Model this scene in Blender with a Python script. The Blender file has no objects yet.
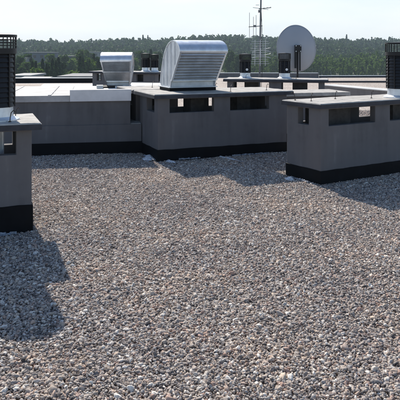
import bpy, bmesh, math, random
import numpy as np
from mathutils import Vector, Matrix
random.seed(7); rng = np.random.default_rng(11)
PI = math.pi; rad = math.radians
scene = bpy.context.scene
COL = scene.collection

# ------------------------------------------------------------------ materials
def new_mat(name):
    m = bpy.data.materials.new(name); m.use_nodes = True
    nt = m.node_tree; b = nt.nodes['Principled BSDF']
    return m, nt, b

def node(nt, t, **kw):
    n = nt.nodes.new(t)
    for k, v in kw.items():
        if k in n.inputs: n.inputs[k].default_value = v
        else: setattr(n, k, v)
    return n

def ramp(nt, stops, src, interp='LINEAR'):
    r = nt.nodes.new('ShaderNodeValToRGB'); cr = r.color_ramp; cr.interpolation = interp
    while len(cr.elements) < len(stops): cr.elements.new(0.5)
    for e, (p, c) in zip(cr.elements, stops):
        e.position = p; e.color = (*c, 1) if len(c) == 3 else c
    nt.links.new(src, r.inputs['Fac']); return r

def bump(nt, b, src, strength, dist):
    n = node(nt, 'ShaderNodeBump', Strength=strength, Distance=dist)
    nt.links.new(src, n.inputs['Height']); nt.links.new(n.outputs['Normal'], b.inputs['Normal'])
    return n

def plain(name, c, rough=0.6, metal=0.0, var=0.25, scale=6.0, bs=0.0, bscale=60.0):
    """a colour with soft uneven patches and an optional fine bump, in object coordinates"""
    m, nt, b = new_mat(name)
    tc = node(nt, 'ShaderNodeTexCoord')
    n = node(nt, 'ShaderNodeTexNoise', Scale=scale, Detail=6.0, Roughness=0.62)
    nt.links.new(tc.outputs['Object'], n.inputs['Vector'])
    lo = tuple(x * (1 - var) for x in c); hi = tuple(min(1, x * (1 + var)) for x in c)
    r = ramp(nt, [(0.3, lo), (0.7, hi)], n.outputs['Fac'])
    nt.links.new(r.outputs['Color'], b.inputs['Base Color'])
    b.inputs['Roughness'].default_value = rough; b.inputs['Metallic'].default_value = metal
    if bs:
        n2 = node(nt, 'ShaderNodeTexNoise', Scale=bscale, Detail=4.0)
        nt.links.new(tc.outputs['Object'], n2.inputs['Vector'])
        bump(nt, b, n2.outputs['Fac'], bs, 0.01)
    return m

def stucco(name, c):
    """rendered wall: sandy grain, faint vertical rain streaks and pale scuffs"""
    m, nt, b = new_mat(name)
    tc = node(nt, 'ShaderNodeTexCoord')
    mp = node(nt, 'ShaderNodeMapping'); mp.inputs['Scale'].default_value = (7, 7, 0.7)
    nt.links.new(tc.outputs['Object'], mp.inputs['Vector'])
    n1 = node(nt, 'ShaderNodeTexNoise', Scale=1.0, Detail=5.0, Roughness=0.6)
    nt.links.new(mp.outputs['Vector'], n1.inputs['Vector'])
    n2 = node(nt, 'ShaderNodeTexNoise', Scale=2.3, Detail=7.0, Roughness=0.65)
    nt.links.new(tc.outputs['Object'], n2.inputs['Vector'])
    mx = node(nt, 'ShaderNodeMix', data_type='FLOAT'); mx.inputs[0].default_value = 0.5
    nt.links.new(n1.outputs['Fac'], mx.inputs[2]); nt.links.new(n2.outputs['Fac'], mx.inputs[3])
    r = ramp(nt, [(0.28, tuple(x * .62 for x in c)), (0.47, c), (0.58, tuple(x * 1.08 for x in c)), (0.72, tuple(x * 1.6 for x in c))], mx.outputs[0])
    nt.links.new(r.outputs['Color'], b.inputs['Base Color'])
    b.inputs['Roughness'].default_value = 0.9
    n3 = node(nt, 'ShaderNodeTexNoise', Scale=240.0, Detail=3.0)
    nt.links.new(tc.outputs['Object'], n3.inputs['Vector'])
    bump(nt, b, n3.outputs['Fac'], 0.5, 0.004)
    return m

def bitumen(name):
    m, nt, b = new_mat(name)
    tc = node(nt, 'ShaderNodeTexCoord')
    n = node(nt, 'ShaderNodeTexNoise', Scale=5.0, Detail=8.0, Roughness=0.7)
    nt.links.new(tc.outputs['Object'], n.inputs['Vector'])
    r = ramp(nt, [(0.35, (.002, .0025, .004)), (0.62, (.005, .0055, .008)), (0.85, (.018, .018, .022))], n.outputs['Fac'])
    nt.links.new(r.outputs['Color'], b.inputs['Base Color'])
    b.inputs['Roughness'].default_value = 0.7; b.inputs['Specular IOR Level'].default_value = .2
    n2 = node(nt, 'ShaderNodeTexNoise', Scale=18.0, Detail=6.0)
    nt.links.new(tc.outputs['Object'], n2.inputs['Vector'])
    bump(nt, b, n2.outputs['Fac'], 0.35, 0.008)
    return m

def galvanised(name, c=(.62, .65, .68), rough=0.36):
    m, nt, b = new_mat(name)
    tc = node(nt, 'ShaderNodeTexCoord')
    v = node(nt, 'ShaderNodeTexVoronoi', Scale=38.0)
    nt.links.new(tc.outputs['Object'], v.inputs['Vector'])
    n = node(nt, 'ShaderNodeTexNoise', Scale=5.0, Detail=6.0, Roughness=.65)
    nt.links.new(tc.outputs['Object'], n.inputs['Vector'])
    r = ramp(nt, [(0.3, tuple(x * .75 for x in c)), (0.7, tuple(min(1, x * 1.12) for x in c))], n.outputs['Fac'])
    nt.links.new(r.outputs['Color'], b.inputs['Base Color'])
    b.inputs['Metallic'].default_value = 0.62
    mr = node(nt, 'ShaderNodeMapRange'); mr.inputs['To Min'].default_value = rough - .03; mr.inputs['To Max'].default_value = rough + .05
    nt.links.new(v.outputs['Color'], mr.inputs['Value']); nt.links.new(mr.outputs['Result'], b.inputs['Roughness'])
    n2 = node(nt, 'ShaderNodeTexNoise', Scale=3.5, Detail=2.0)
    nt.links.new(tc.outputs['Object'], n2.inputs['Vector'])
    bump(nt, b, n2.outputs['Fac'], 0.25, 0.03)
    return m

PEBBLE = [(0.0, (.095, .083, .080)), (0.09, (.20, .175, .162)), (0.22, (.32, .28, .25)), (0.36, (.42, .352, .30)),
          (0.50, (.50, .438, .378)), (0.60, (.41, .272, .218)), (0.70, (.58, .468, .365)), (0.79, (.345, .315, .30)),
          (0.89, (.64, .58, .51)), (0.97, (.76, .71, .64))]

def pebble_mat(name):
    m, nt, b = new_mat(name)
    oi = node(nt, 'ShaderNodeObjectInfo'); tc = node(nt, 'ShaderNodeTexCoord')
    r = ramp(nt, PEBBLE, oi.outputs['Random'])
    ad = node(nt, 'ShaderNodeVectorMath', operation='MULTIPLY_ADD')
    cb = node(nt, 'ShaderNodeCombineXYZ')
    for k in 'XYZ': nt.links.new(oi.outputs['Random'], cb.inputs[k])
    nt.links.new(cb.outputs[0], ad.inputs[0]); ad.inputs[1].default_value = (91, 57, 133)
    nt.links.new(tc.outputs['Object'], ad.inputs[2])
    n = node(nt, 'ShaderNodeTexNoise', Scale=1.6, Detail=6.0, Roughness=.7)
    nt.links.new(ad.outputs[0], n.inputs['Vector'])
    mr = node(nt, 'ShaderNodeMapRange'); mr.inputs['From Min'].default_value = .3; mr.inputs['From Max'].default_value = .7
    mr.inputs['To Min'].default_value = .66; mr.inputs['To Max'].default_value = 1.3
    nt.links.new(n.outputs['Fac'], mr.inputs['Value'])
    mx = node(nt, 'ShaderNodeMix', data_type='RGBA', blend_type='MULTIPLY'); mx.inputs[0].default_value = 1
    nt.links.new(r.outputs['Color'], mx.inputs[6]); nt.links.new(mr.outputs['Result'], mx.inputs[7])
    nl = node(nt, 'ShaderNodeTexNoise', Scale=.9, Detail=4.0, Roughness=.6); nt.links.new(oi.outputs['Location'], nl.inputs['Vector'])
    rl = ramp(nt, [(.3, (.80, .80, .83)), (.5, (1, 1, 1)), (.72, (1.16, 1.08, 1.0))], nl.outputs['Fac'])
    m3 = node(nt, 'ShaderNodeMix', data_type='RGBA', blend_type='MULTIPLY'); m3.inputs[0].default_value = 1
    nt.links.new(mx.outputs[2], m3.inputs[6]); nt.links.new(rl.outputs['Color'], m3.inputs[7])
    nt.links.new(m3.outputs[2], b.inputs['Base Color'])
    b.inputs['Roughness'].default_value = 0.8; b.inputs['Specular IOR Level'].default_value = .3
    return m

def gravel_sheet_mat(name):
    """small stones drawn as voronoi cells, for the bed under the pebbles and the far roof"""
    m, nt, b = new_mat(name)
    tc = node(nt, 'ShaderNodeTexCoord')
    v = node(nt, 'ShaderNodeTexVoronoi', Scale=42.0)
    nt.links.new(tc.outputs['Object'], v.inputs['Vector'])
    sp = node(nt, 'ShaderNodeSeparateColor'); nt.links.new(v.outputs['Color'], sp.inputs[0])
    r = ramp(nt, PEBBLE, sp.outputs[0])
    n = node(nt, 'ShaderNodeTexNoise', Scale=0.6, Detail=5.0)
    nt.links.new(tc.outputs['Object'], n.inputs['Vector'])
    mr = node(nt, 'ShaderNodeMapRange'); mr.inputs['From Min'].default_value = .3; mr.inputs['From Max'].default_value = .7
    mr.inputs['To Min'].default_value = .75; mr.inputs['To Max'].default_value = 1.15
    nt.links.new(n.outputs['Fac'], mr.inputs['Value'])
    mx = node(nt, 'ShaderNodeMix', data_type='RGBA', blend_type='MULTIPLY'); mx.inputs[0].default_value = 1
    nt.links.new(r.outputs['Color'], mx.inputs[6]); nt.links.new(mr.outputs['Result'], mx.inputs[7])
    nt.links.new(mx.outputs[2], b.inputs['Base Color'])
    b.inputs['Roughness'].default_value = .85
    inv = node(nt, 'ShaderNodeMath', operation='SUBTRACT'); inv.inputs[0].default_value = 1.0
    nt.links.new(v.outputs['Distance'], inv.inputs[1])
    bump(nt, b, inv.outputs[0], 1.0, 0.012)
    return m

def leaf_mat(name, a, c, trans=0.25):
    m, nt, b = new_mat(name)
    g = node(nt, 'ShaderNodeNewGeometry'); oi = node(nt, 'ShaderNodeObjectInfo')
    tc = node(nt, 'ShaderNodeTexCoord')
    n = node(nt, 'ShaderNodeTexNoise', Scale=0.11, Detail=3.0)
    nt.links.new(tc.outputs['Object'], n.inputs['Vector'])
    m1 = node(nt, 'ShaderNodeMath', operation='MULTIPLY_ADD'); m1.inputs[1].default_value = .45
    nt.links.new(g.outputs['Random Per Island'], m1.inputs[0])
    m0 = node(nt, 'ShaderNodeMath', operation='MULTIPLY_ADD'); m0.inputs[1].default_value = .9; m0.inputs[2].default_value = -.2
    nt.links.new(n.outputs['Fac'], m0.inputs[0]); nt.links.new(m0.outputs[0], m1.inputs[2])
    m2 = node(nt, 'ShaderNodeMath', operation='MULTIPLY_ADD'); m2.inputs[1].default_value = .3
    nt.links.new(oi.outputs['Random'], m2.inputs[0]); nt.links.new(m1.outputs[0], m2.inputs[2])
    r = ramp(nt, [(0.2, a), (0.85, c)], m2.outputs[0])
    nt.links.new(r.outputs['Color'], b.inputs['Base Color'])
    b.inputs['Roughness'].default_value = .75
    b.inputs['Specular IOR Level'].default_value = .2
    tr = node(nt, 'ShaderNodeBsdfTranslucent'); nt.links.new(r.outputs['Color'], tr.inputs['Color'])
    ms = node(nt, 'ShaderNodeMixShader'); ms.inputs[0].default_value = trans
    out = nt.nodes['Material Output']
    nt.links.new(b.outputs[0], ms.inputs[1]); nt.links.new(tr.outputs[0], ms.inputs[2]); nt.links.new(ms.outputs[0], out.inputs['Surface'])
    return m

M = dict(
    wall=stucco('anthracite_render', (.134, .131, .138)),
    wallpale=stucco('grey_render', (.17, .165, .165)),
    slab=plain('weathered_cement', (.44, .42, .39), .9, 0, .28, 9, .5, 130),
    felt=plain('felt_and_edge_shade', (.045, .047, .058), .8, 0, .3, 12, .4, 150),  # felt colour that also carries painted shade on the slab edges
    bit=bitumen('bitumen'),
    inside=plain('hood_inner_shade', (.03, .03, .033), .95),  # near-black colour standing in for the shade within the hood
    flue=plain('flue_block', (.05, .048, .048), .95, 0, .4, 14),
    galv=galvanised('galvanised_steel', (.76, .80, .85), .38),
    galvdull=galvanised('dull_galvanised_steel', (.62, .65, .69), .45),
    black=plain('black_coated_steel', (.007, .007, .009), .5, .1, .3, 20),
    white=plain('white_painted_metal', (.62, .62, .60), .6, 0, .16, 2.2),
    mast=plain('weathered_steel_tube', (.20, .20, .21), .5, .5, .2, 8),
    torn=plain('torn_membrane', (.24, .26, .30), .6, 0, .6, 30),
    board=plain('white_board', (.72, .71, .72), .7, 0, .12, 4, .2, 60),
    whitedirty=plain('dirty_white_board', (.42, .41, .41), .75, 0, .32, 3.2, .2, 60),
    paleblue=plain('pale_metal_sheet', (.46, .50, .53), .45, .3, .1, 2),
    rod=plain('rusty_wire', (.06, .05, .045), .6, .5),
    dish=plain('dish_grey', (.42, .43, .46), .5, .05, .06, 2),
    alu=plain('aluminium_tube', (.66, .67, .68), .4, .35, .1, 8),
    foil=plain('white_plastic_sheet', (.72, .74, .78), .35, 0, .15, 12),
    sticker=plain('white_sticker', (.8, .8, .78), .6, 0, .03),
    pebble=pebble_mat('river_pebble'),
    gsheet=gravel_sheet_mat('gravel_bed'),
    soil=plain('grass_and_soil', (.07, .085, .04), .95, 0, .4, .02),
    leafdark=leaf_mat('dark_leaves', (.016, .034, .014), (.062, .108, .036), .3),
    leafmid=leaf_mat('mid_leaves', (.022, .052, .012), (.085, .140, .028), .35),
    leaflight=leaf_mat('light_leaves', (.042, .088, .015), (.130, .205, .038), .42),
    bark=plain('bark', (.09, .075, .06), .95, 0, .4, 3),
    birch=plain('pale_bark', (.30, .29, .27), .9, 0, .4, 2),
    facade=plain('pale_facade', (.27, .265, .265), .85, 0, .1, .3),
    facadeblue=plain('bluish_facade', (.16, .17, .195), .85, 0, .1, .3),
    facadebrick=plain('brick_facade', (.24, .18, .15), .85, 0, .15, .3),
    roofgrey=plain('grey_roofing', (.20, .20, .205), .85, 0, .2, .4),
    rooflight=plain('pale_roofing', (.26, .265, .27), .8, 0, .15, .3),
    glass=plain('window_glass', (.03, .035, .045), .12, 0, .2, 1),
)

# ------------------------------------------------------------------ helpers
def link(name, me, mat, parent=None, smooth=False):
    o = bpy.data.objects.new(name, me); COL.objects.link(o)
    if mat is not None: me.materials.append(mat)
    if smooth: me.polygons.foreach_set('use_smooth', [True] * len(me.polygons))
    if parent is not None: o.parent = parent
    return o

def obj(name, bm, mat, parent=None, smooth=False, bevel=0.0, seg=2):
    if bevel: bmesh.ops.bevel(bm, geom=[e for e in bm.edges if len(e.link_faces) == 2 and e.calc_face_angle(0) > .6], offset=bevel, segments=seg, affect='EDGES', profile=.6)
    bmesh.ops.recalc_face_normals(bm, faces=bm.faces[:])
    me = bpy.data.meshes.new(name); bm.to_mesh(me); bm.free()
    return link(name, me, mat, parent, smooth)

def tag(o, label, cat, group=None, kind=None):
    if label: o['label'] = label
    if cat: o['category'] = cat
    if group: o['group'] = group
    if kind: o['kind'] = kind
    return o

def thing(name, label, cat, loc=(0, 0, 0), rz=0.0, group=None):
    o = bpy.data.objects.new(name, None); COL.objects.link(o)
    o.empty_display_size = .2; o.location = loc; o.rotation_euler = (0, 0, rz)
    return tag(o, label, cat, group)

def structure(o): o['kind'] = 'structure'; return o

def dup(root, loc, rz, label, sc=1.0):
    r = root.copy(); COL.objects.link(r); r.location = loc; r.rotation_euler = (0, 0, rz); r.scale = (sc, sc, sc)
    r['label'] = label
    for ch in list(root.children):
        c = ch.copy(); COL.objects.link(c); c.parent = r
        for g in ch.children:
            d = g.copy(); COL.objects.link(d); d.parent = c
    return r

def box(bm, x0, x1, y0, y1, z0, z1):
    v = [bm.verts.new((x, y, z)) for z in (z0, z1) for y in (y0, y1) for x in (x0, x1)]
    for f in ((0, 2, 3, 1), (4, 5, 7, 6), (0, 1, 5, 4), (2, 6, 7, 3), (0, 4, 6, 2), (1, 3, 7, 5)):
        bm.faces.new([v[i] for i in f])
    return v

def shell(xs, ys, zs, solid):
    """boundary of a union of grid cells: walls with real openings and no hidden faces"""
    bm = bmesh.new(); vs = {}
    def vert(i, j, k):
        if (i, j, k) not in vs: vs[(i, j, k)] = bm.verts.new((xs[i], ys[j], zs[k]))
        return vs[(i, j, k)]
    nx, ny, nz = len(xs) - 1, len(ys) - 1, len(zs) - 1
    S = {}
    for i in range(nx):
        for j in range(ny):
            for k in range(nz):
                S[i, j, k] = solid((xs[i] + xs[i + 1]) / 2, (ys[j] + ys[j + 1]) / 2, (zs[k] + zs[k + 1]) / 2)
    F = {(-1, 0, 0): [(0, 0, 0), (0, 0, 1), (0, 1, 1), (0, 1, 0)], (1, 0, 0): [(1, 0, 0), (1, 1, 0), (1, 1, 1), (1, 0, 1)],
         (0, -1, 0): [(0, 0, 0), (1, 0, 0), (1, 0, 1), (0, 0, 1)], (0, 1, 0): [(0, 1, 0), (0, 1, 1), (1, 1, 1), (1, 1, 0)],
         (0, 0, -1): [(0, 0, 0), (0, 1, 0), (1, 1, 0), (1, 0, 0)], (0, 0, 1): [(0, 0, 1), (1, 0, 1), (1, 1, 1), (0, 1, 1)]}
    for (i, j, k), s in S.items():
        if not s: continue
        for d, q in F.items():
            if not S.get((i + d[0], j + d[1], k + d[2]), False):
                try: bm.faces.new([vert(i + a, j + b, k + c) for a, b, c in q])
                except ValueError: pass
    bmesh.ops.dissolve_limit(bm, angle_limit=.01, verts=bm.verts[:], edges=bm.edges[:])
    return bm

def lathe(bm, prof, n=32, cx=0, cy=0, close=False):
    rings = []
    for r, z in prof:
        rings.append([bm.verts.new((cx + r * math.cos(2 * PI * k / n), cy + r * math.sin(2 * PI * k / n), z)) for k in range(n)])
    pairs = list(zip(rings[:-1], rings[1:]))
    if close: pairs.append((rings[-1], rings[0]))
    for a, b in pairs:
        for k in range(n): bm.faces.new((a[k], a[(k + 1) % n], b[(k + 1) % n], b[k]))
    if not close:
        bm.faces.new(rings[0][::-1]); bm.faces.new(rings[-1])

def tube(bm, pts, r, n=8):
    pts = [Vector(p) for p in pts]; rings = []
    for i, p in enumerate(pts):
        d = (pts[min(i + 1, len(pts) - 1)] - pts[max(i - 1, 0)]).normalized()
        a = d.orthogonal().normalized()
        if i and rings:                      # keep the frame from twisting
            a = (prev - d * prev.dot(d)).normalized() if (prev - d * prev.dot(d)).length > 1e-5 else a
        prev = a; b = d.cross(a); rr = r[i] if isinstance(r, (list, tuple)) else r
        rings.append([bm.verts.new(p + (a * math.cos(2 * PI * k / n) + b * math.sin(2 * PI * k / n)) * rr) for k in range(n)])
    for A, B in zip(rings[:-1], rings[1:]):
        for k in range(n): bm.faces.new((A[k], A[(k + 1) % n], B[(k + 1) % n], B[k]))
    bm.faces.new(rings[0][::-1]); bm.faces.new(rings[-1])

def prism(bm, poly, x0, x1):
    """poly of (y, z), extruded along x"""
    a = [bm.verts.new((x0, y, z)) for y, z in poly]; b = [bm.verts.new((x1, y, z)) for y, z in poly]
    n = len(poly)
    bm.faces.new(a[::-1]); bm.faces.new(b)
    for k in range(n): bm.faces.new((a[k], a[(k + 1) % n], b[(k + 1) % n], b[k]))

# ------------------------------------------------------------------ ventilation chimneys of the roof
ZB, ZS0, ZS1, ZT = 0.165, 0.69, 0.892, 0.905      # flashing top, sill, lintel, wall top
def chimney(label, loc, rz, L, D, wins, swins, flues, hooks=(), top=0.968, over=.08, zb=ZB, pipes=(), name='ventilation_chimney'):
    """near corner at the origin, length along +x, depth along +y"""
    t = thing(name, label, 'chimney', loc, rz, 'rendered ventilation chimneys on the gravel roof')
    th = .09
    xs = sorted({0, L, th, L - th, *[v for w in wins for v in w]}); ys = sorted({0, D, th, D - th, *[v for w in swins for v in w]})
    zs = [-.06, .60, ZS0, ZS1, ZT]
    def solid(x, y, z):
        inner = th < x < L - th and th < y < D - th
        if inner: return z < .60
        if ZS0 < z < ZS1:
            if (y < th or y > D - th) and any(a < x < b for a, b in wins): return False
            if (x < th or x > L - th) and any(a < y < b for a, b in swins): return False
        return True
    obj('wall', shell(xs, ys, zs, solid), M['wall'], t, bevel=.006)
    # bitumen upstand wrapped round the foot, its upper edge slightly uneven
    bm = bmesh.new(); o_ = .010
    ring = []
    for (ax, ay), (bx, by) in zip([(-o_, -o_), (L + o_, -o_), (L + o_, D + o_), (-o_, D + o_)], [(L + o_, -o_), (L + o_, D + o_), (-o_, D + o_), (-o_, -o_)]):
        n = max(3, int(math.hypot(bx - ax, by - ay) / .12))
        for k in range(n): ring.append((ax + (bx - ax) * k / n, ay + (by - ay) * k / n))
    lo = [bm.verts.new((x, y, -.05)) for x, y in ring]
    hi = [bm.verts.new((x, y, zb + random.uniform(-.004, .004))) for x, y in ring]
    cx, cy = L / 2, D / 2
    inn = [bm.verts.new((x + (.016 if x < .02 else -.016 if x > L - .02 else 0), y + (.016 if y < .02 else -.016 if y > D - .02 else 0), v.co.z + .004)) for (x, y), v in zip(ring, hi)]
    n = len(ring)
    for k in range(n):
        bm.faces.new((lo[k], lo[(k + 1) % n], hi[(k + 1) % n], hi[k])); bm.faces.new((hi[k], hi[(k + 1) % n], inn[(k + 1) % n], inn[k]))
    obj('base_flashing', bm, M['bit'], t)
    # cap slab: cement top, felt edge with the fascia's shade put into its dark colour
    bm = bmesh.new(); box(bm, -over, L + over, -over, D + over, ZT + .002, top - .012)
    obj('slab_edge', bm, M['felt'], t, bevel=.006)
    bm = bmesh.new(); nxx, nyy = int(L / .1), max(4, int(D / .1))
    g = [[bm.verts.new((-over + .012 + (L + 2 * over - .024) * i / nxx, -over + .012 + (D + 2 * over - .024) * j / nyy, top + random.uniform(-.003, .002))) for i in range(nxx + 1)] for j in range(nyy + 1)]
    for j in range(nyy):
        for i in range(nxx): bm.faces.new((g[j][i], g[j][i + 1], g[j + 1][i + 1], g[j + 1][i]))
    e = [x for x in bm.edges if x.is_boundary]
    r = bmesh.ops.extrude_edge_only(bm, edges=e)
    for v in r['geom']:
        if isinstance(v, bmesh.types.BMVert):
            v.co.z = top - .016
            v.co.x += .009 * (1 if v.co.x > cx else -1); v.co.y += .009 * (1 if v.co.y > cy else -1)
    obj('cap_slab', bm, M['slab'], t)
    for (a, b, c, d) in flues:
        bm = bmesh.new(); box(bm, a, b, c, d, .603, ZT - .003)
        obj('flue', bm, M['flue'], t, bevel=.008)
    for px_, py_ in pipes:
        bm = bmesh.new(); lathe(bm, [(.035, .603), (.035, ZT - .004)], 16, px_, py_); obj('flue', bm, M['galvdull'], t, smooth=False)
    for hx, hy, ha in hooks:
        bm = bmesh.new(); c, s = math.cos(ha), math.sin(ha)
        pts = [(hx + c * u, hy + s * u, top - .005 + w) for u, w in ((0, 0), (.004, .045), (.012, .085), (.034, .105), (.05, .09))]
        tube(bm, pts, .0042, 6); lathe(bm, [(.014, top), (.014, top + .005), (.006, top + .008)], 10, hx, hy)
        obj('wire_hook', bm, M['rod'], t)
    return t

W2 = [(.13, .92), (1.19, 1.98)]
fl = lambda D: [(.36, .66, D / 2 - .13, D / 2 + .13), (1.42, 1.74, D / 2 - .13, D / 2 + .13)]
chimney('dark grey chimney with two slots at the right edge, black cowl on its cap', (1.427, 7.19, 0), rad(31.5), 2.11, .62, W2, [(.21, .41)],
        [(.40, .66, .17, .45), (1.44, 1.72, .17, .45), (.20, .395, .16, .50)], over=.05, hooks=[(.12, .30, .4), (.62, .40, .3), (1.12, .25, .2), (.05, .52, 2.2)])
chimney('middle dark grey chimney under the large galvanised hood in the open gravel', (-.603, 8.70, 0), rad(22), 2.11, .92, [(.18, .875), (1.14, 1.80)], [(.17, .55)],
        [(.62, .84, .3, .62), (1.40, 1.62, .3, .6)], hooks=[(1.19, .10, .5), (1.86, .20, .4), (1.2, .7, .6)])
c, s = math.cos(rad(20)), math.sin(rad(20))
chimney('nearest dark grey chimney at the left edge, carrying the tallest black cowl', (-1.475 - 2.11 * c, 5.33 - 2.11 * s, 0), rad(20), 2.11, .69, W2, [(.22, .47)],
        [(.45, .70, .2, .48), (1.36, 1.60, .2, .48)], hooks=[(1.93, .08, .3), (1.99, .33, .8)], zb=.245, pipes=[(1.73, .2), (1.86, .42)])
p0 = Vector((-.603, 8.70, 0)) + Vector((-math.sin(rad(22)), math.cos(rad(22)), 0)) * 1.14
chimney('dark chimney hidden close behind the middle chimney with the big hood', p0, rad(22), .72, .85, [(.2, .5)], [(.22, .6)], [], hooks=[(.4, .4, .2)])
chimney('far chimney in the centre with two short black cowls, in front of the dish', (.60, 13.43, 0), rad(-11), 2.11, .66, W2, [(.22, .44)], fl(.66), hooks=[(.4, .1, 0), (1.5, .12, 0)])
chimney('farthest chimney behind the small louvred hood, two black cowls on its right end', (-3.22, 18.2, 0), rad(-23), 2.11, .66, [(.15, .32), (.5, 1.1), (1.5, 1.72)], [(.22, .44)], fl(.66))

# low dark block between two chimneys
t = thing('low_roof_block', 'low dark roof block tucked between the middle and right chimneys', 'roof block', (1.42, 10.45, 0), rad(15))
bm = bmesh.new(); box(bm, 0, 1.2, 0, .7, -.05, .80); obj('wall', bm, M['wall'], t, bevel=.006)
bm = bmesh.new(); box(bm, -.012, 1.212, -.012, .712, -.05, .16); obj('base_flashing', bm, M['bit'], t)
bm = bmesh.new(); box(bm, -.06, 1.26, -.06, .76, .802, .86); obj('cap_slab', bm, M['slab'], t, bevel=.006)

# ------------------------------------------------------------------ stepped block with white covers
ph = rad(10); t = thing('stepped_roof_block', 'low stepped dark grey block with a white metal cover, between left and middle chimneys', 'roof block', (-2.543, 9.133, 0), ph)
bm = bmesh.new(); box(bm, -2.2, 1.66, 0, 1.25, -.05, .452); obj('lower_wall', bm, M['wall'], t, bevel=.008)
bm = bmesh.new(); box(bm, -2.21, 1.668, -.012, 1.262, -.05, .19); obj('base_flashing', bm, M['bit'], t, bevel=.005)
bm = bmesh.new(); box(bm, -2.2, 1.49, .025, 2.45, .20, .815); obj('upper_wall', bm, M['wall'], t, bevel=.008)
bm = bmesh.new(); box(bm, 1.495, 1.655, .03, 1.22, .453, .462); obj('ledge', bm, M['slab'], t)
bm = bmesh.new(); box(bm, -2.24, .572, -.012, 2.49, .817, .91); obj('cover_sheet', bm, M['whitedirty'], t, bevel=.006)
bm = bmesh.new(); box(bm, .576, 1.50, -.02, .10, .818, .993); obj('cover_board', bm, M['board'], t, bevel=.006)
bm = bmesh.new(); box(bm, .576, 1.50, .104, 2.49, .817, .905); obj('cover_sheet', bm, M['white'], t, bevel=.006)
for k, x in enumerate((-1.7, -1.05, -.4, .25)):
    bm = bmesh.new(); box(bm, x, x + .045, .02, 2.46, .911, .918 + .002 * (k % 2)); obj('lap_strip', bm, M['whitedirty'], t, bevel=.002)
for x0, x1, z1 in ((.985, 1.10, .965), (1.32, 1.50, .945)):
    bm = bmesh.new(); box(bm, x0, x1, 1.62, 1.78, .907, z1); obj('upstand', bm, M['white'], t, bevel=.006)
bm = bmesh.new(); box(bm, 1.0, 1.48, 1.80, 2.44, .907, .925); obj('slot_shade', bm, M['bit'], t)  # solid black plate in place of the shaded slot below the small hood

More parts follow.
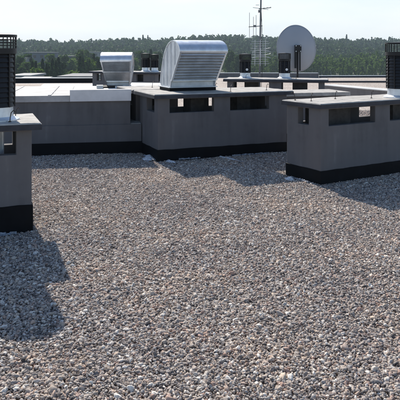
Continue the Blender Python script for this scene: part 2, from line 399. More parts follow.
# ------------------------------------------------------------------ galvanised louvred hoods
def hood_meshes(W):
    front, lip = (.40, .115), (0.0, .545)
    arc = [(-.004, .575), (.012, .615), (.05, .655), (.11, .692), (.19, .718), (.29, .732), (.40, .724), (.51, .695), (.61, .64), (.70, .56), (.78, .45), (.85, .31), (.90, .18), (.93, .06)]
    return front, lip, arc
def hood(label, loc, rz, W=.75, sc=1.0, taper=1.0, split=False):
    t = thing('exhaust_hood', label, 'exhaust hood', loc, rz, 'galvanised louvred exhaust hoods'); t.scale = (sc,) * 3
    front, lip, arc = hood_meshes(W)
    prof = [front, lip] + arc + [(.93, .0), (.46, .0)]
    # curved outer sheet with thickness
    bm = bmesh.new(); outer = [lip] + arc; inner = [(y + (.012 if y < .3 else -.008), z - .012) for y, z in outer]
    n = len(outer)
    A = [bm.verts.new((-.012, y, z)) for y, z in outer]; B = [bm.verts.new((W + .012, y, z)) for y, z in outer]
    A2 = [bm.verts.new((-.012, y, z)) for y, z in inner]; B2 = [bm.verts.new((W + .012, y, z)) for y, z in inner]
    for k in range(n - 1):
        bm.faces.new((A[k], B[k], B[k + 1], A[k + 1])); bm.faces.new((A2[k], A2[k + 1], B2[k + 1], B2[k]))
        bm.faces.new((A[k], A[k + 1], A2[k + 1], A2[k])); bm.faces.new((B[k], B2[k], B2[k + 1], B[k + 1]))
    bm.faces.new((A[0], A2[0], B2[0], B[0])); bm.faces.new((A[-1], B[-1], B2[-1], A2[-1]))
    o = obj('curved_cover', bm, M['galv'], t, smooth=True); o.data.set_sharp_from_angle(angle=rad(40))
    # side cheeks with raised seams
    cheek = [(y + .004, z - .013) for y, z in [(front[0] + .01, front[1] + .01), (lip[0] + .02, lip[1])] + arc[2:]] + [(.92, .0), (.46, .0)]
    for x0, x1, sx in ((0, .014, -.004), (W - .014, W, W - .004)):
        bm = bmesh.new(); prism(bm, cheek, x0, x1)
        for yy, z0, z1 in ((.24, .36, .70), (.42, .13, .69), (.60, .03, .62), (.76, .03, .42)):
            box(bm, sx - .003, sx + .011, yy, yy + .018, z0, z1)
        obj('cheek', bm, M['galvdull'], t)
    # louvre: slats across the leaning front
    bm = bmesh.new(); ns = 10; fe = .52 if split else 1.0
    q = Vector((front[0] - lip[0], front[1] - lip[1])) / ns * fe
    for k in range(ns):
        y = lip[0] + q.x * (k + .15); z = lip[1] + q.y * (k + .15)
        pts = [(y + .034, z), (y + .017, z + q.y * .80), (y + .022, z + q.y * .80 - .003), (y + .040, z - .001)]
        prism(bm, pts, .016, W - .016)
    if split:
        prism(bm, [(lip[0] + q.x * ns, lip[1] + q.y * ns), (front[0], front[1]), (front[0] + .012, front[1]), (lip[0] + q.x * ns + .012, lip[1] + q.y * ns)], .021, W - .021)
        prism(bm, [(lip[0] + q.x * ns - .02, lip[1] + q.y * ns + .012), (lip[0] + q.x * ns - .008, lip[1] + q.y * ns - .012), (lip[0] + q.x * ns + .014, lip[1] + q.y * ns - .012), (lip[0] + q.x * ns + .014, lip[1] + q.y * ns + .012)], -.008, W + .008)
    obj('louvre', bm, M['galv'], t)
    bm = bmesh.new()
    d = Vector((front[0] - lip[0], front[1] - lip[1])).normalized()
    for x0, x1 in ((-.006, .02), (W - .02, W + .006)):
        prism(bm, [(lip[0] - .006, lip[1] + .01), (lip[0] + .03, lip[1] + .01), (front[0] + .03, front[1] - .01), (front[0] - .01, front[1] - .01)], x0, x1)
    prism(bm, [(front[0] - .012, front[1] - .012), (front[0] + .05, front[1] - .012), (front[0] + .05, front[1] + .012), (front[0] - .012, front[1] + .012)], .021, W - .021)
    obj('louvre_frame', bm, M['galv'], t)
    bm = bmesh.new(); prism(bm, [(lip[0] + .09, lip[1]), (lip[0] + .10, lip[1]), (front[0] + .08, front[1] + .03), (front[0] + .07, front[1] + .03)], .016, W - .016)
    obj('slat_gap_shade', bm, M['inside'], t)  # black sheet added so the gaps between slats read as shade
    # base box, and a curb coloured black for the shaded gap below it
    bm = bmesh.new(); box(bm, .015, W - .015, .47, .915, .012, .12); box(bm, -.03, W + .03, .43, .96, 0.0, .011)
    obj('base_frame', bm, M['galvdull'], t, bevel=.004)
    bm = bmesh.new(); box(bm, -.01, W + .01, .45, .94, -.05, -.002); obj('curb', bm, M['bit'], t, bevel=.004)
    if taper != 1.0:
        for ch in t.children:
            for v in ch.data.vertices:
                k = taper + (1 - taper) * min(1, max(0, v.co.z) / .42)
                v.co.x = W / 2 + (v.co.x - W / 2) * k
    return t
hood('large galvanised exhaust hood with louvred front on the middle chimney', (-.285, 8.90, 1.018), rad(22))
hood('small galvanised exhaust hood standing behind the white metal cover', (-1.83, 11.18, .90), rad(2), .62, .90, .74, True)

# ------------------------------------------------------------------ black cowls
def cowl_parts(t, tall, r):
    bm = bmesh.new(); lathe(bm, [(r * 1.28, 0), (r * 1.28, .012), (r * .98, .035), (r * .95, .14), (r * .9, .145)], 40); obj('collar', bm, M['galv'], t, smooth=False)
    prof = []; n = 11; z0, z1 = .12, tall - .16
    for k in range(n):
        za = z0 + (z1 - z0) * k / n; zb = z0 + (z1 - z0) * (k + 1) / n
        prof += [(r * 1.0, za), (r * 1.035, za + .004), (r * .965, zb - .004)]
    bm = bmesh.new(); lathe(bm, prof, 40)
    for a in range(10):                      # standing straps of the louvre drum
        an = a * 2 * PI / 10 + .2; x, y = math.cos(an) * r * 1.03, math.sin(an) * r * 1.03
        tube(bm, [(x, y, z0), (x, y, z1 + .01)], .009, 5)
    obj('louvred_drum', bm, M['black'], t)
    # wire basket cap
    bm = bmesh.new(); R = r * 1.14; zb, zt = z1 - .012, tall
    lathe(bm, [(r * .9, zb), (R, zb), (R, zb + .05), (r * .9, zb + .05)], 40, close=True)
    lathe(bm, [(R - .012, zt - .02), (R + .003, zt - .02), (R + .003, zt), (R - .012, zt)], 40, close=True)
    nb = 30
    for k in range(nb):
        an = 2 * PI * k / nb; x, y = math.cos(an) * (R - .004), math.sin(an) * (R - .004)
        tube(bm, [(x, y, zb + .045), (x, y, zt - .015)], .0045, 5)
    for z in np.linspace(zb + .05, zt - .02, 5)[1:-1]:
        lathe(bm, [(R - .009, z - .003), (R - .001, z - .003), (R - .001, z + .003), (R - .009, z + .003)], 40, close=True)
    obj('wire_basket', bm, M['black'], t)
    bm = bmesh.new(); lathe(bm, [(R - .013, zt - .006), (R - .013, zt - .001), (.02, zt + .012)], 40); obj('lid', bm, M['black'], t)
def cowl(label, loc, tall, r, sticker=False):
    t = thing('chimney_cowl', label, 'cowl', loc, 0, 'black louvred chimney cowls')
    cowl_parts(t, tall, r)
    if sticker:
        bm = bmesh.new()
        vs = [bm.verts.new((.028 * math.cos(a) + .03, -r * 1.05 - .004 * 0, tall * .36 + .028 * math.sin(a))) for a in np.linspace(0, 2 * PI, 14, endpoint=False)]
        f = bm.faces.new(vs); r_ = bmesh.ops.extrude_face_region(bm, geom=[f])
        for v in r_['geom']:
            if isinstance(v, bmesh.types.BMVert): v.co.y -= .006
        obj('round_sticker', bm, M['sticker'], t)
    return t
cowl('tallest black louvred cowl at the left edge, on the nearest chimney', (-1.862, 5.50, .968), .77, .172)
cowl('black louvred cowl at the right edge, on the right chimney', (2.675, 8.12, .968), .73, .172)
cowl('short black cowl with white sticker, left of the antenna mast, on the far chimney', (1.02, 13.72, .968), .54, .118, True)
cowl('short black cowl with white sticker, directly in front of the satellite dish', (1.88, 13.52, .968), .56, .122, True)
cowl('tiny black cowl just right of the small hood, on the farthest chimney', (-1.59, 17.85, .968), .53, .118)
cowl('tiny black cowl half hidden behind the large hood, on the farthest chimney', (-1.32, 17.72, .968), .50, .10)

# ------------------------------------------------------------------ satellite dish (seen from behind)
t = thing('satellite_dish', 'large grey satellite dish seen from behind, above the far chimney', 'satellite dish', (2.37, 14.85, 0), 0)
bm = bmesh.new(); n, m = 56, 12; a_, b_, dp = .485, .575, .13
def dpt(f, an, off): return (a_ * f * math.cos(an), -dp * (1 - f * f) + off, b_ * f * math.sin(an))
rings = {}
for off in (0, .012):
    rings[off] = [[bm.verts.new(dpt((k + 1) / m, 2 * PI * i / n, off)) for i in range(n)] for k in range(m)]
    cv = bm.verts.new(dpt(0, 0, off)); rr = rings[off]
    for i in range(n):
        bm.faces.new((cv, rr[0][i], rr[0][(i + 1) % n]))
        for k in range(m - 1): bm.faces.new((rr[k][i], rr[k + 1][i], rr[k + 1][(i + 1) % n], rr[k][(i + 1) % n]))
for i in range(n): bm.faces.new((rings[0][-1][i], rings[.012][-1][i], rings[.012][-1][(i + 1) % n], rings[0][-1][(i + 1) % n]))
tube(bm, [(a_ * math.cos(x), .006, b_ * math.sin(x)) for x in np.linspace(0, 2 * PI, n + 1)], .011, 6)
d = obj('reflector', bm, M['dish'], t, smooth=True); d.location = (0, .10, 1.645); d.rotation_euler = (rad(-8), 0, rad(6))
bm = bmesh.new(); box(bm, -.075, .075, -.20, -.06, 1.55, 1.72); obj('mount_box', bm, M['black'], t, bevel=.01)
bm = bmesh.new(); box(bm, -.085, -.04, -.17, -.12, 1.16, 1.548); box(bm, .03, .062, -.17, -.12, 1.10, 1.548); obj('bracket', bm, M['black'], t, bevel=.005)
bm = bmesh.new(); tube(bm, [(0, -.08, 0), (0, -.08, 1.56)], .022, 12); obj('pole', bm, M['black'], t)
bm = bmesh.new()
bm.free()
for bx, bz in ((-.055, 1.57), (.055, 1.57), (-.055, 1.70), (.055, 1.70)):
    bm = bmesh.new(); tube(bm, [(bx, -.215, bz), (bx, -.19, bz)], .012, 6); obj('bolt', bm, M['galv'], t)
bm = bmesh.new(); box(bm, -.3, .3, -.35, .25, -.02, .06); obj('ballast_plate', bm, M['slab'], t, bevel=.01)
bm = bmesh.new(); tube(bm, [(0, .08, 1.10), (0, .55, 1.30)], .015, 8); lathe(bm, [(.03, 1.30), (.045, 1.40)], 12, 0, .56); obj('feed_arm', bm, M['alu'], t)

# ------------------------------------------------------------------ antenna mast
t = thing('antenna_mast', 'thin antenna mast with aerials rising above the far chimney', 'antenna', (1.44, 14.6, 0), 0)
bm = bmesh.new(); tube(bm, [(-.02, 0, 0), (.0, 0, 1.6), (.035, 0, 3.4)], [.024, .022, .018], 10); obj('pole', bm, M['mast'], t)
bm = bmesh.new(); box(bm, -.2, .2, -.2, .2, -.02, .05); obj('base_plate', bm, M['slab'], t, bevel=.01)
bm = bmesh.new(); tube(bm, [(.03, -.02, 2.5), (.045, -.03, 2.1), (.028, -.03, 1.6), (.05, -.03, 1.1), (.02, -.03, .6), (.12, -.1, .05)], .006, 5); obj('cable', bm, M['black'], t)
bm = bmesh.new()                                     # panel aerial: rods on two stiles, bright bow ties in front
for k in range(11):
    z = 1.27 + k * .053; w = .235 - .02 * (k % 3)
    tube(bm, [(-w, -.06, z), (w - .02, -.06, z + .006)], .0048, 5)
for x in (-.13, .0, .12): tube(bm, [(x, -.066, 1.22), (x + .006, -.066, 1.84)], .006, 5)
pa = obj('panel_aerial', bm, M['alu'], t)
bm = bmesh.new()
for z in (1.46, 1.60):
    tube(bm, [(.24, -.17, z + .055), (.02, -.13, z), (.24, -.17, z - .05)], .008, 5); tube(bm, [(-.2, -.17, z + .05), (-.02, -.13, z), (-.2, -.17, z - .05)], .005, 5)
tube(bm, [(0, -.13, 1.42), (0, -.13, 1.64)], .012, 6)
obj('bow_tie', bm, M['alu'], pa)
bm = bmesh.new()                                     # vertically polarised aerial on a side boom
tube(bm, [(-.27, .02, 2.155), (.06, .0, 2.18)], .009, 6)
for x, z0, z1 in ((-.25, 1.78, 2.5), (-.155, 1.92, 2.40), (-.09, 1.86, 2.44), (.045, 2.02, 2.34)): tube(bm, [(x, .02, z0), (x, .02, z1)], .005, 5)
box(bm, -.16, -.09, -.01, .05, 2.15, 2.20); obj('side_aerial', bm, M['mast'], t)
bm = bmesh.new()                                     # top aerial with short horizontal elements
tube(bm, [(-.03, -.03, 2.58), (.27, .02, 2.62)], .009, 6)
for x, y0, y1 in ((.08, -.2, .2), (.16, -.18, .18), (.24, -.16, .16)): tube(bm, [(x, y0, 2.60 + x * .1), (x + .02, y1, 2.60 + x * .1)], .005, 5)
tube(bm, [(-.17, 0, 2.62), (.2, 0, 2.57)], .005, 5); tube(bm, [(-.1, 0, 2.68), (-.02, 0, 2.68)], .005, 5)
box(bm, -.04, .02, -.05, .05, 2.50, 2.56); obj('top_aerial', bm, M['mast'], t)

# ------------------------------------------------------------------ parapets and low covers farther off
def parapet(label, pts, h, w, z0=0.0, cap='white', wall='wall', lip=.02):
    (x0, y0), (x1, y1) = pts; Ln = math.hypot(x1 - x0, y1 - y0)
    t = thing('roof_parapet', label, 'parapet', (x0, y0, z0), math.atan2(y1 - y0, x1 - x0))
    bm = bmesh.new(); box(bm, 0, Ln, 0, w, -.05, h - .03); obj('upstand', bm, M[wall], t)
    bm = bmesh.new(); nseg = max(1, int(Ln / 2.5))
    for k in range(nseg): box(bm, Ln * k / nseg + .004, Ln * (k + 1) / nseg - .004, -lip, w + lip, h - .028 + .003 * (k % 2), h + .003 * (k % 2))
    obj('coping', bm, M[cap], t, bevel=.004)
    return t
parapet('dark roof parapet with thin white coping at the far left', ((-14.5, 29.4), (-5.3, 30.0)), .23, .3, cap='white', wall='bit')
parapet('white topped slanting parapet behind the right chimney', ((4.45, 22.1), (8.6, 12.6)), .34, .55, cap='white', wall='wallpale', lip=.03)
parapet('pale concrete parapet along the far roof edge, right of the dish', ((-1.5, 35.4), (6.9, 35.4)), .27, .3, cap='paleblue', wall='wallpale')
parapet('thin dark parapet at the far right end of the second roof', ((6.98, 35.6), (22, 35.9)), .10, .3, cap='paleblue', wall='felt')
bm = bmesh.new(); box(bm, 0, 12, 0, .25, 0, .07); o = obj('roof_kerb', bm, M['felt'], None, bevel=.005); o.location = (4.9, 30.0, 0); tag(o, 'low dark kerb lying across the second gravel roof', 'kerb')
t = thing('roof_hatch', 'pale blue metal cover on a low roof hatch behind the white sheet', 'hatch', (-4.75, 17.9, 0), rad(2))
bm = bmesh.new(); box(bm, 0, 2.5, 0, 1.8, -.05, .42); obj('frame', bm, M['wallpale'], t)
bm = bmesh.new(); prism(bm, [(-.04, .42), (1.84, .42), (1.84, .47), (.9, .55), (-.04, .47)], -.04, 2.54); obj('cover', bm, M['paleblue'], t, bevel=.006)
t = thing('sheet_bundle', 'pale crumpled metal sheet between the two hoods', 'metal sheet', (-1.75, 14.6, 0), rad(-12))
bm = bmesh.new(); box(bm, 0, .9, 0, .7, -.02, .70); obj('support_box', bm, M['wallpale'], t)
bm = bmesh.new(); prism(bm, [(-.03, .705), (.73, .705), (.73, .73), (.35, .80), (-.03, .74)], -.03, .93); obj('sheet', bm, M['paleblue'], t, bevel=.006)

# ------------------------------------------------------------------ torn membrane and plastic scraps at the chimney feet
def scrap(label, loc, sx, sy, sz, seed, mat='foil'):
    r = random.Random(seed); bm = bmesh.new(); n = 9
    bmesh.ops.create_icosphere(bm, subdivisions=3, radius=1)
    for v in bm.verts:
        k = 1 + r.uniform(-.38, .38); v.co = Vector((v.co.x * sx * k, v.co.y * sy * k, max(-.01, v.co.z * sz * (1 + r.uniform(-.6, .6)))))
    o = obj('membrane_scrap', bm, M[mat], None); o.location = loc; o.rotation_euler = (0, 0, r.uniform(0, 3))
    return tag(o, label, 'scrap', 'scraps of torn membrane at the chimney feet')
scrap('bright crumpled plastic scrap at the left foot of the middle chimney', (-.74, 8.88, .01), .16, .09, .035, 1)
scrap('flat pale membrane scrap in front of the middle chimney\'s foot', (-.42, 8.66, .01), .10, .04, .018, 2)
scrap('thin strip of torn membrane along the middle chimney\'s front base', (.35, 8.99, .01), .34, .018, .012, 3)
scrap('pale membrane scrap beside the far right foot of the middle chimney', (1.30, 9.62, .01), .05, .08, .10, 4)
scrap('white scrap lying at the left foot of the right chimney', (1.10, 7.46, .005), .07, .05, .03, 5)
scrap('bluish crumpled membrane at the foot of the nearest chimney', (-1.78, 5.05, .0), .16, .06, .03, 6)

def ribbon(label, p, ang, L, w, seed):
    """ragged strip of membrane lying crumpled on the stones"""
    r = random.Random(seed); bm = bmesh.new(); n = int(L / .018); rows = []
    for i in range(n + 1):
        u = i / n; k = math.sin(PI * u) ** .4 * w * max(0.0, r.uniform(-.25, 1.1)) + .004; off = r.uniform(-.006, .006)
        rows.append([bm.verts.new((L * u, off - k * .5 + k * j / 4, .014 + .022 * r.random() * (1 if 0 < j < 4 else .3))) for j in range(5)])
    for A, B in zip(rows[:-1], rows[1:]):
        for j in range(4): bm.faces.new((A[j], B[j], B[j + 1], A[j + 1]))
    e = bmesh.ops.extrude_face_region(bm, geom=bm.faces[:])
    for v in e['geom']:
        if isinstance(v, bmesh.types.BMVert): v.co.z += .004
    o = obj('membrane_scrap', bm, M['torn'], None); o.location = p; o.rotation_euler = (0, 0, ang)
    return tag(o, label, 'scrap', 'scraps of torn membrane at the chimney feet')
c22, s22 = math.cos(rad(22)), math.sin(rad(22))
def mfoot(a, b): return (-.603 + a * c22 - b * s22, 8.70 + a * s22 + b * c22, 0)
ribbon('long ragged membrane strip along the right half of the middle chimney\'s front foot', mfoot(1.15, -.05), rad(22), .62, .05, 21)
ribbon('short ragged membrane strip at the left third of the middle chimney\'s front foot', mfoot(.30, -.045), rad(24), .34, .05, 22)
ribbon('ragged membrane strip round the left side foot of the middle chimney', mfoot(-.06, .06), rad(112), .42, .09, 23)
ribbon('ragged bluish membrane strip along the front foot of the nearest chimney', (-2.05, 5.07, 0), rad(20), .5, .06, 24)
ribbon('small ragged membrane strip along the left side foot of the right chimney', (1.30, 7.27, 0), rad(121), .32, .06, 25)

# ------------------------------------------------------------------ roof deck and gravel
bm = bmesh.new()
for x0, x1, y0, y1 in ((-17, 17, -7, 30.2), (-4, 24, 30.2, 36.0)): box(bm, x0, x1, y0, y1, -13.9, -.016)
structure(obj('roof', bm, M['gsheet']))

def und(x, y): return .005 * np.sin(x * 2.1 + 1.3 * np.sin(y * 1.1)) + .004 * np.sin(y * 2.7 + x * .8) + .003 * np.sin(x * 5.1 - y * 4.3 + 2 * np.sin(x * 1.7))
cell = .0109
pts = []
gx = np.arange(-7.5, 8.5, cell); gy = np.arange(1.2, 16.0, cell)
X, Y = np.meshgrid(gx, gy); X = X.ravel(); Y = Y.ravel()
keep = (np.abs(X) < .345 * Y + 1.3)
keep &= (Y < 10.0) | ((rng.random(len(X)) < np.clip(1.0 - (Y - 10.0) / 7.0, .25, 1)))
X, Y = X[keep], Y[keep]; N = len(X)
X = X + rng.uniform(-.5, .5, N) * cell * 1.1; Y = Y + rng.uniform(-.5, .5, N) * cell * 1.1
size = np.clip(rng.lognormal(math.log(.0063), .36, N), .0034, .018) * np.where(Y > 10, 1.25, 1.0)
Z = und(X, Y) + rng.random(N) ** 1.5 * .012 - .002
me = bpy.data.meshes.new('gravel'); me.vertices.add(N)
me.vertices.foreach_set('co', np.stack([X, Y, Z], 1).astype(np.float32).ravel())
def attr(nm, typ, dat, key):
    a = me.attributes.new(nm, typ, 'POINT'); a.data.foreach_set(key, dat.ravel())
sc3 = np.stack([size * rng.uniform(.95, 1.45, N), size * rng.uniform(.7, 1.0, N), size * rng.uniform(.48, .85, N)], 1).astype(np.float32)
rot = np.stack([rng.normal(0, .38, N), rng.normal(0, .38, N), rng.uniform(0, 6.283, N)], 1).astype(np.float32)
attr('psc', 'FLOAT_VECTOR', sc3, 'vector'); attr('prot', 'FLOAT_VECTOR', rot, 'vector')
attr('pidx', 'INT', rng.integers(0, 6, N).astype(np.int32), 'value')
gravel = link('gravel', me, None); tag(gravel, 'loose grey and beige river pebbles covering the flat roof', 'gravel', None, 'stuff')
ng = bpy.data.node_groups.new('pebble_bed', 'GeometryNodeTree')
ng.interface.new_socket('Geometry', in_out='INPUT', socket_type='NodeSocketGeometry'); ng.interface.new_socket('Geometry', in_out='OUTPUT', socket_type='NodeSocketGeometry')
gi = ng.nodes.new('NodeGroupInput'); go = ng.nodes.new('NodeGroupOutput')
join = ng.nodes.new('GeometryNodeJoinGeometry')
for v in range(6):
    ico = ng.nodes.new('GeometryNodeMeshIcoSphere'); ico.inputs['Subdivisions'].default_value = 3
    nz = ng.nodes.new('ShaderNodeTexNoise'); nz.noise_dimensions = '4D'; nz.inputs['W'].default_value = v * 7.3 + .4
    nz.inputs['Scale'].default_value = .75 + .12 * v; nz.inputs['Detail'].default_value = 1.5
    sb = ng.nodes.new('ShaderNodeMath'); sb.operation = 'MULTIPLY_ADD'; sb.inputs[1].default_value = 1.9; sb.inputs[2].default_value = -.95
    ng.links.new(nz.outputs[0], sb.inputs[0])
    ps = ng.nodes.new('GeometryNodeInputPosition'); vm = ng.nodes.new('ShaderNodeVectorMath'); vm.operation = 'SCALE'
    ng.links.new(ps.outputs[0], vm.inputs[0]); ng.links.new(sb.outputs[0], vm.inputs['Scale'])
    st = ng.nodes.new('GeometryNodeSetPosition'); ng.links.new(ico.outputs['Mesh'], st.inputs['Geometry']); ng.links.new(vm.outputs[0], st.inputs['Offset'])
    sm = ng.nodes.new('GeometryNodeSetMaterial'); sm.inputs['Material'].default_value = M['pebble']
    ng.links.new(st.outputs[0], sm.inputs[0])
    ss = ng.nodes.new('GeometryNodeSetShadeSmooth'); ng.links.new(sm.outputs[0], ss.inputs[0])
    ti = ng.nodes.new('GeometryNodeGeometryToInstance'); ng.links.new(ss.outputs[0], ti.inputs[0]); ng.links.new(ti.outputs[0], join.inputs[0])
def named(nm, typ):
    a = ng.nodes.new('GeometryNodeInputNamedAttribute'); a.data_type = typ; a.inputs['Name'].default_value = nm; return a
m2p = ng.nodes.new('GeometryNodeMeshToPoints')
iop = ng.nodes.new('GeometryNodeInstanceOnPoints'); iop.inputs['Pick Instance'].default_value = True
ng.links.new(gi.outputs[0], m2p.inputs[0]); ng.links.new(m2p.outputs[0], iop.inputs['Points']); ng.links.new(join.outputs[0], iop.inputs['Instance'])
ng.links.new(named('pidx', 'INT').outputs[0], iop.inputs['Instance Index'])
er = ng.nodes.new('FunctionNodeEulerToRotation'); ng.links.new(named('prot', 'FLOAT_VECTOR').outputs[0], er.inputs[0])
ng.links.new(er.outputs[0], iop.inputs['Rotation']); ng.links.new(named('psc', 'FLOAT_VECTOR').outputs[0], iop.inputs['Scale'])
ng.links.new(iop.outputs[0], go.inputs[0])
gravel.modifiers.new('pebbles', 'NODES').node_group = ng
print('pebbles', N)

# ------------------------------------------------------------------ terrain
def smooth(a, b, x): t_ = np.clip((x - a) / (b - a), 0, 1); return t_ * t_ * (3 - 2 * t_)
def hz(x, y):
    x = np.asarray(x, float); y = np.asarray(y, float)
    rise = 15 + 5.5 * smooth(-170, -40, x) - 2.2 * smooth(30, 220, x) + 1.6 * np.sin(x * .021) + 1.0 * np.sin(x * .053 + 1)
    return -14 + rise * smooth(430, 820, y) + .5 * np.sin(x * .03) * np.sin(y * .025) * smooth(200, 300, y)
gxs = np.linspace(-900, 900, 121); gys = np.concatenate([np.linspace(-300, 400, 20), np.linspace(420, 1000, 40), np.linspace(1050, 1500, 8)])
XX, YY = np.meshgrid(gxs, gys); ZZ = hz(XX, YY)
bm = bmesh.new(); g = [[bm.verts.new((XX[j, i], YY[j, i], ZZ[j, i])) for i in range(len(gxs))] for j in range(len(gys))]
for j in range(len(gys) - 1):
    for i in range(len(gxs) - 1): bm.faces.new((g[j][i], g[j][i + 1], g[j + 1][i + 1], g[j + 1][i]))
structure(obj('terrain', bm, M['soil'], smooth=True))

# ------------------------------------------------------------------ foliage
def quads_to_mesh(name, C, A, B):
    """one quad per row: centre, half axis A, half axis B"""
    n = len(C); v = np.stack([C - A - B, C + A - B, C + A * .8 + B, C - A * .8 + B], 1).reshape(-1, 3).astype(np.float32)
    me = bpy.data.meshes.new(name); me.vertices.add(4 * n); me.vertices.foreach_set('co', v.ravel())
    me.loops.add(4 * n); me.loops.foreach_set('vertex_index', np.arange(4 * n, dtype=np.int32))
    me.polygons.add(n); me.polygons.foreach_set('loop_start', np.arange(0, 4 * n, 4, dtype=np.int32))
    me.update(calc_edges=True); return me
def rand_axes(n, s):
    a = rng.normal(size=(n, 3)); a /= np.linalg.norm(a, axis=1)[:, None]
    b = np.cross(a, rng.normal(size=(n, 3))); b /= np.linalg.norm(b, axis=1)[:, None]
    s = s * rng.uniform(.6, 1.3, n)[:, None]
    return a * s, b * s * .75
def crown_points(n, h, w, kind):
    """points spread through a crown that starts above the ground; kind 'broad', 'cone' or 'birch'"""
    if kind == 'cone':
        f = rng.random(n) ** .75; z = h * (.08 + .92 * f); rr = w * (1 - f) ** .85 * (.75 + .25 * np.sin(f * 40)) * np.sqrt(rng.random(n)) + .05
        an = rng.random(n) * 2 * PI
        return np.stack([rr * np.cos(an), rr * np.sin(an), z], 1)
    k = 9 if kind == 'broad' else 7
    lob = []; 
    for i in range(k):
        f = (i + .5) / k; an = rng.random() * 6.28; d = w * rng.uniform(.25, .62) * (1 if kind == 'broad' else .55) * math.sin(PI * (.15 + .8 * f))
        lob.append((d * math.cos(an), d * math.sin(an), h * ((.30 + .62 * f) if kind == 'broad' else (.10 + .82 * f)), w * rng.uniform(.34, .5) * (1 if kind == 'broad' else .75)))
    lob.append((0, 0, h * .9, w * .3)); lob = np.array(lob)
    p = lob[rng.integers(0, len(lob), n)]
    d = rng.normal(size=(n, 3)); d /= np.linalg.norm(d, axis=1)[:, None]
    return p[:, :3] + d * (p[:, 3] * rng.uniform(.55, 1.06, n))[:, None] * np.array([1, 1, .95])

def merge_wood(name, spots, kinds, n_each, leaf, mat, label):
    Cs = []
    for (x, y, h, w), kd in zip(spots, kinds):
        p = crown_points(n_each, h, w, kd); p[:, 0] += x; p[:, 1] += y; p[:, 2] += float(hz(x, y)); Cs.append(p)
    C = np.concatenate(Cs); A, B = rand_axes(len(C), leaf)
    o = link(name, quads_to_mesh(name, C, A, B), mat); tag(o, label, 'forest', None, 'stuff'); return o

# wooded ridge far off
sp, kd = [], []
for y in np.arange(430, 850, 10.5):
    half = y * .40 + 25
    for x in np.arange(-half, half, 8.5):
        if y < 520 and x < -20 and rng.random() < .35: continue
        big = rng.random() < .2; sp.append((x + rng.uniform(-5, 5), y + rng.uniform(-5, 5), rng.uniform(8, 12.0) + 3.2 * big, rng.uniform(3.0, 5.2) + 2.0 * big))
        kd.append('cone' if rng.random() < .22 else 'broad')
merge_wood('ridge_forest', sp, kd, 85, .95, M['leafdark'], 'dark wooded ridge closing the horizon behind the roof')
# paler wood at the foot of the ridge on the right
sp, kd = [], []
for y in np.arange(335, 405, 6.0):
    for x in np.arange(18, 185, 4.6):
        sp.append((x + rng.uniform(-3.5, 3.5), y + rng.uniform(-3, 3), rng.uniform(8.0, 12.2) + 2.6 * math.sin(x * .07 + y * .05) * math.sin(x * .023) + 2.2 * (rng.random() < .15) - 1.5 * (x < 40), rng.uniform(1.9, 4.0))); kd.append('birch' if rng.random() < .6 else 'broad')
merge_wood('birch_wood', sp, kd, 190, .40, M['leaflight'], 'light green leafy wood below the dark ridge on the right')
bm = bmesh.new()
for (x, y, h, w) in [q for q in sp if q[1] < 352]:
    tube(bm, [(x, y, -14.2), (x + rng.uniform(-.3, .3), y, -14 + h * .55)], [.16, .09], 5)
o = obj('birch_trunks', bm, M['birch'], None); tag(o, 'pale thin trunks along the front of the light green wood', 'forest', None, 'stuff')

# single trees of the town
def tree_proto(kind, h, w, n, leaf, mat, tw=.2):
    C = crown_points(n, h, w, kind); A, B = rand_axes(n, leaf)
    cm = quads_to_mesh('crown', C, A, B); cm.materials.append(M[mat])
    bm = bmesh.new(); tube(bm, [(0, 0, -.3), (.08, 0, h * .3), (-.05, .05, h * .62), (0, 0, h * .92)], [tw, tw * .75, tw * .45, .04], 7)
    for k in range(5 if kind != 'cone' else 0):
        a = k * 1.3; z = h * (.32 + .1 * k); tube(bm, [(0, 0, z), (w * .3 * math.cos(a), w * .3 * math.sin(a), z + h * .09), (w * .5 * math.cos(a), w * .5 * math.sin(a), z + h * .15)], [tw * .4, tw * .28, .04], 5)
    bmesh.ops.recalc_face_normals(bm, faces=bm.faces[:]); tm = bpy.data.meshes.new('trunk'); bm.to_mesh(tm); bm.free(); tm.materials.append(M['bark'])
    return cm, tm
PROT = {'broad_dark': [tree_proto('broad', 12, 4.2, 900, .42, 'leafmid') for _ in range(2)],
        'broad_light': [tree_proto('broad', 10, 4.4, 900, .42, 'leaflight') for _ in range(2)],
        'conifer': [tree_proto('cone', 13, 2.3, 900, .36, 'leafdark', .22) for _ in range(2)]}
NM = {'broad_dark': ('deciduous_tree', 'tree', 'mid green round tree among the houses of the valley', 'round green trees in the valley'),
      'broad_light': ('deciduous_tree', 'tree', 'pale yellow green bushy tree near the valley houses', 'pale bushy trees in the valley'),
      'conifer': ('conifer_tree', 'conifer', 'dark pointed conifer among the houses of the valley', 'dark conifers in the valley')}
def tree(kind, px, Yd, sc, ztop=None, label=None):
    """px: bearing in photo pixels, Yd: distance in metres"""
    x = (px - 200) / 618. * Yd; z = float(hz(x, Yd)); nm, cat, lab, grp = NM[kind]
    t = thing(nm, label or lab, cat, (x, Yd, z), rng.uniform(0, 6.28), grp); sc *= 1.12 if Yd < 500 else 1.0; t.scale = (sc * rng.uniform(.9, 1.1),) * 2 + (sc,)
    cm, tm = PROT[kind][int(rng.integers(0, 2))]
    for nme, me_ in (('crown', cm), ('trunk', tm)): o = bpy.data.objects.new(nme, me_); COL.objects.link(o); o.parent = t
    return t
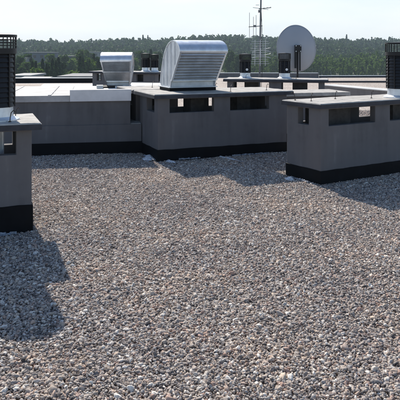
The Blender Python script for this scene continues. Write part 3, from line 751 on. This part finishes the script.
for a in [('conifer', 29.5, 190, .82), ('conifer', 33, 205, .80), ('broad_light', 36, 188, .86), ('conifer', 40, 200, .86), ('conifer', 44, 180, .78), ('broad_dark', 47, 200, .82),
          ('conifer', 50, 190, .88), ('conifer', 53.5, 185, .84), ('conifer', 56, 205, .9), ('broad_dark', 60, 215, .85), ('broad_light', 66, 180, .72), ('broad_light', 70, 184, .80), ('broad_light', 74, 190, .70),
          ('conifer', 78, 205, .92), ('conifer', 81, 215, .86), ('broad_dark', 85, 225, .9), ('broad_light', 88, 230, .98), ('conifer', 92, 235, .95), ('broad_dark', 96, 240, .95), ('broad_dark', 101, 240, .9),
          ('broad_dark', 20, 215, .72), ('broad_dark', 24, 235, .78), ('broad_dark', 14, 220, .8), ('broad_dark', 6, 210, .9), ('conifer', 1, 200, .85),
          ('broad_dark', 30, 330, 1.0), ('broad_dark', 64, 330, 1.0), ('broad_light', 58, 345, 1.1), ('broad_dark', 88, 350, 1.05), ('broad_light', 106, 340, 1.1), ('broad_dark', 112, 300, 1.0), ('broad_dark', 122, 330, 1.1),
          ('broad_light', 132, 310, 1.0), ('broad_dark', 140, 320, 1.1), ('conifer', 150, 300, 1.1), ('broad_dark', 158, 330, 1.1), ('broad_dark', 170, 340, 1.2), ('broad_dark', 232, 330, 1.1), ('broad_dark', 240, 310, .95), ('broad_dark', 226, 345, 1.2)]:
    tree(*a)
for a in [('broad_dark', 26, 262, 1.0), ('broad_light', 31, 270, .95), ('broad_dark', 49, 280, 1.0), ('broad_dark', 63, 285, 1.0), ('broad_light', 69, 290, 1.0), ('broad_dark', 78, 300, 1.15), ('broad_dark', 84, 330, 1.2), ('broad_dark', 17, 240, .95)]: tree(*a)
tree('conifer', 298, 700, 1.45, label='tall conifer standing proud of the ridge line, just right of the dish')
tree('conifer', 349, 760, 1.5, label='pointed conifer sticking out of the ridge line on the right')
tree('conifer', 142, 720, 1.4, label='pointed conifer on the ridge line above the farthest chimney')
tree('conifer', 147, 740, 1.35, label='second pointed conifer on the ridge line, beside the large hood')

# ------------------------------------------------------------------ houses of the town
def house(label, px0, px1, Yd, ztop, depth, fac, roof, floors=3, gable=0.0, rz=0.0, zb=-14.3):
    x0 = (px0 - 200) / 618. * Yd; x1 = (px1 - 200) / 618. * Yd; Ln = x1 - x0
    t = thing('apartment_house' if floors > 2 else 'low_house', label, 'house', (x0, Yd, zb), rz)
    H_ = ztop - zb
    bm = bmesh.new(); box(bm, 0, Ln, 0, depth, 0, H_ - .3); obj('wall', bm, M[fac], t)
    bm = bmesh.new()
    if gable: prism(bm, [(-.5, H_ - .3), (depth + .5, H_ - .3), (depth + .5, H_ - .1), (depth / 2, H_ + gable), (-.5, H_ - .1)], -.5, Ln + .5)
    else: box(bm, -.35, Ln + .35, -.35, depth + .35, H_ - .298, H_)
    obj('roof', bm, M[roof], t)
    n = max(2, int(Ln / 3.2)); step = Ln / n
    for f in range(floors):
        zc = H_ - 2.0 - 2.9 * f
        if zc < 1: continue
        for k in range(n):
            bm = bmesh.new(); xc = (k + .5) * step; box(bm, xc - .7, xc + .7, -.06, .05, zc - .75, zc + .6)
            obj('window', bm, M['glass'], t)
    return t
house('long grey apartment house beyond the conifers at the left', 21, 50, 300, .5, 12, 'facadeblue', 'rooflight', 3)
house('pale flat roofed house peeking out left of the long grey one', 14, 23, 255, -1.6, 10, 'facade', 'roofgrey', 3)
house('broad bluish apartment house behind the pale bushes', 60, 76, 310, -1.4, 12, 'facadeblue', 'roofgrey', 3)
house('narrow pale house above the broad bluish one', 75, 97, 420, .4, 12, 'facade', 'rooflight', 3)
house('brownish house behind the small hood', 92, 106, 300, -2.8, 12, 'facadebrick', 'roofgrey', 3)
house('near flat roof with a pale edge beside the left cowl', 6, 26, 95, -2.35, 9, 'facade', 'rooflight', 2)
house('near pale gable roof just beyond the dark parapet', 15, 38, 80, -2.25, 7, 'facade', 'rooflight', 2, .22, rad(-6))
house('near grey flat roof between bushes and the dark parapet', 57, 88, 100, -2.7, 12, 'facade', 'roofgrey', 2)

# ------------------------------------------------------------------ air
bm = bmesh.new(); box(bm, -890, 890, -290, 1480, -16.0, 34.0)
hz_o = obj('haze', bm, None, None); hm = bpy.data.materials.new('haze_air'); hm.use_nodes = True; nt = hm.node_tree
nt.nodes.remove(nt.nodes['Principled BSDF'])
pv = node(nt, 'ShaderNodeVolumePrincipled'); pv.inputs['Color'].default_value = (.70, .86, 1, 1); pv.inputs['Density'].default_value = .00024; pv.inputs['Anisotropy'].default_value = .1
nt.links.new(pv.outputs[0], nt.nodes['Material Output'].inputs['Volume']); hz_o.data.materials.append(hm); hz_o['kind'] = 'stuff'

# ------------------------------------------------------------------ light and camera
AZ, EL = rad(-24), rad(38.5)                   # bearing from +Y (clockwise), height
sun_dir = Vector((math.sin(AZ) * math.cos(EL), math.cos(AZ) * math.cos(EL), math.sin(EL)))
w = bpy.data.worlds.new('World'); scene.world = w; w.use_nodes = True; nt = w.node_tree
sky = nt.nodes.new('ShaderNodeTexSky'); sky.sky_type = 'NISHITA'; sky.sun_disc = False
sky.sun_elevation = EL; sky.sun_rotation = AZ; sky.air_density = 1.0; sky.dust_density = .5; sky.ozone_density = 2.5
tc = node(nt, 'ShaderNodeTexCoord'); sx = node(nt, 'ShaderNodeSeparateXYZ'); nt.links.new(tc.outputs['Generated'], sx.inputs[0])
mr = node(nt, 'ShaderNodeMapRange'); mr.inputs['From Min'].default_value = 0.0; mr.inputs['From Max'].default_value = .55; mr.inputs['To Min'].default_value = .95; mr.inputs['To Max'].default_value = 0.0
nt.links.new(sx.outputs['Z'], mr.inputs['Value'])
mpn = node(nt, 'ShaderNodeMapping'); mpn.inputs['Scale'].default_value = (1.5, 1.5, 7)
nt.links.new(tc.outputs['Generated'], mpn.inputs['Vector'])
cn = node(nt, 'ShaderNodeTexNoise', Scale=2.2, Detail=6.0, Roughness=.6); nt.links.new(mpn.outputs['Vector'], cn.inputs['Vector'])
cr = ramp(nt, [(.3, (5.9, 6.5, 7.0)), (.72, (7.0, 7.2, 7.3))], cn.outputs['Fac'])
mxs = node(nt, 'ShaderNodeMix', data_type='RGBA'); pass
sd = node(nt, 'ShaderNodeVectorMath', operation='DOT_PRODUCT'); nt.links.new(tc.outputs['Generated'], sd.inputs[0]); sd.inputs[1].default_value = (math.sin(AZ), math.cos(AZ), 0)
ms = node(nt, 'ShaderNodeMapRange'); ms.inputs['From Min'].default_value = -.1; ms.inputs['From Max'].default_value = .6; nt.links.new(sd.outputs['Value'], ms.inputs['Value'])
mm = node(nt, 'ShaderNodeMath', operation='MULTIPLY'); nt.links.new(mr.outputs['Result'], mm.inputs[0]); nt.links.new(ms.outputs['Result'], mm.inputs[1]); nt.links.new(mm.outputs[0], mxs.inputs[0])
nt.links.new(sky.outputs[0], mxs.inputs[6]); nt.links.new(cr.outputs['Color'], mxs.inputs[7])
nt.links.new(mxs.outputs[2], nt.nodes['Background'].inputs['Color']); nt.nodes['Background'].inputs['Strength'].default_value = .115
sl = bpy.data.lights.new('sun', 'SUN'); sl.energy = 4.8; sl.angle = rad(.53); sl.color = (1, .93, .83)
so = bpy.data.objects.new('sun', sl); COL.objects.link(so); so.rotation_euler = sun_dir.to_track_quat('Z', 'Y').to_euler(); so.location = (0, 0, 30)

cam = bpy.data.cameras.new('camera'); co = bpy.data.objects.new('camera', cam); COL.objects.link(co); scene.camera = co
cam.sensor_width = 36; cam.lens = 36 * 608 / 400; cam.shift_y = -.375; cam.clip_end = 4000; cam.clip_start = .05
co.location = (0, 0, 1.6); co.rotation_euler = (rad(90), 0, 0)
scene.view_settings.view_transform = 'Standard'; scene.view_settings.look = 'None'; scene.view_settings.exposure = .35; scene.view_settings.gamma = 1
scene.view_settings.use_curve_mapping = False
scene.render.resolution_x = scene.render.resolution_y = 1024
scene.cycles.volume_bounces = 0; scene.cycles.max_bounces = 8
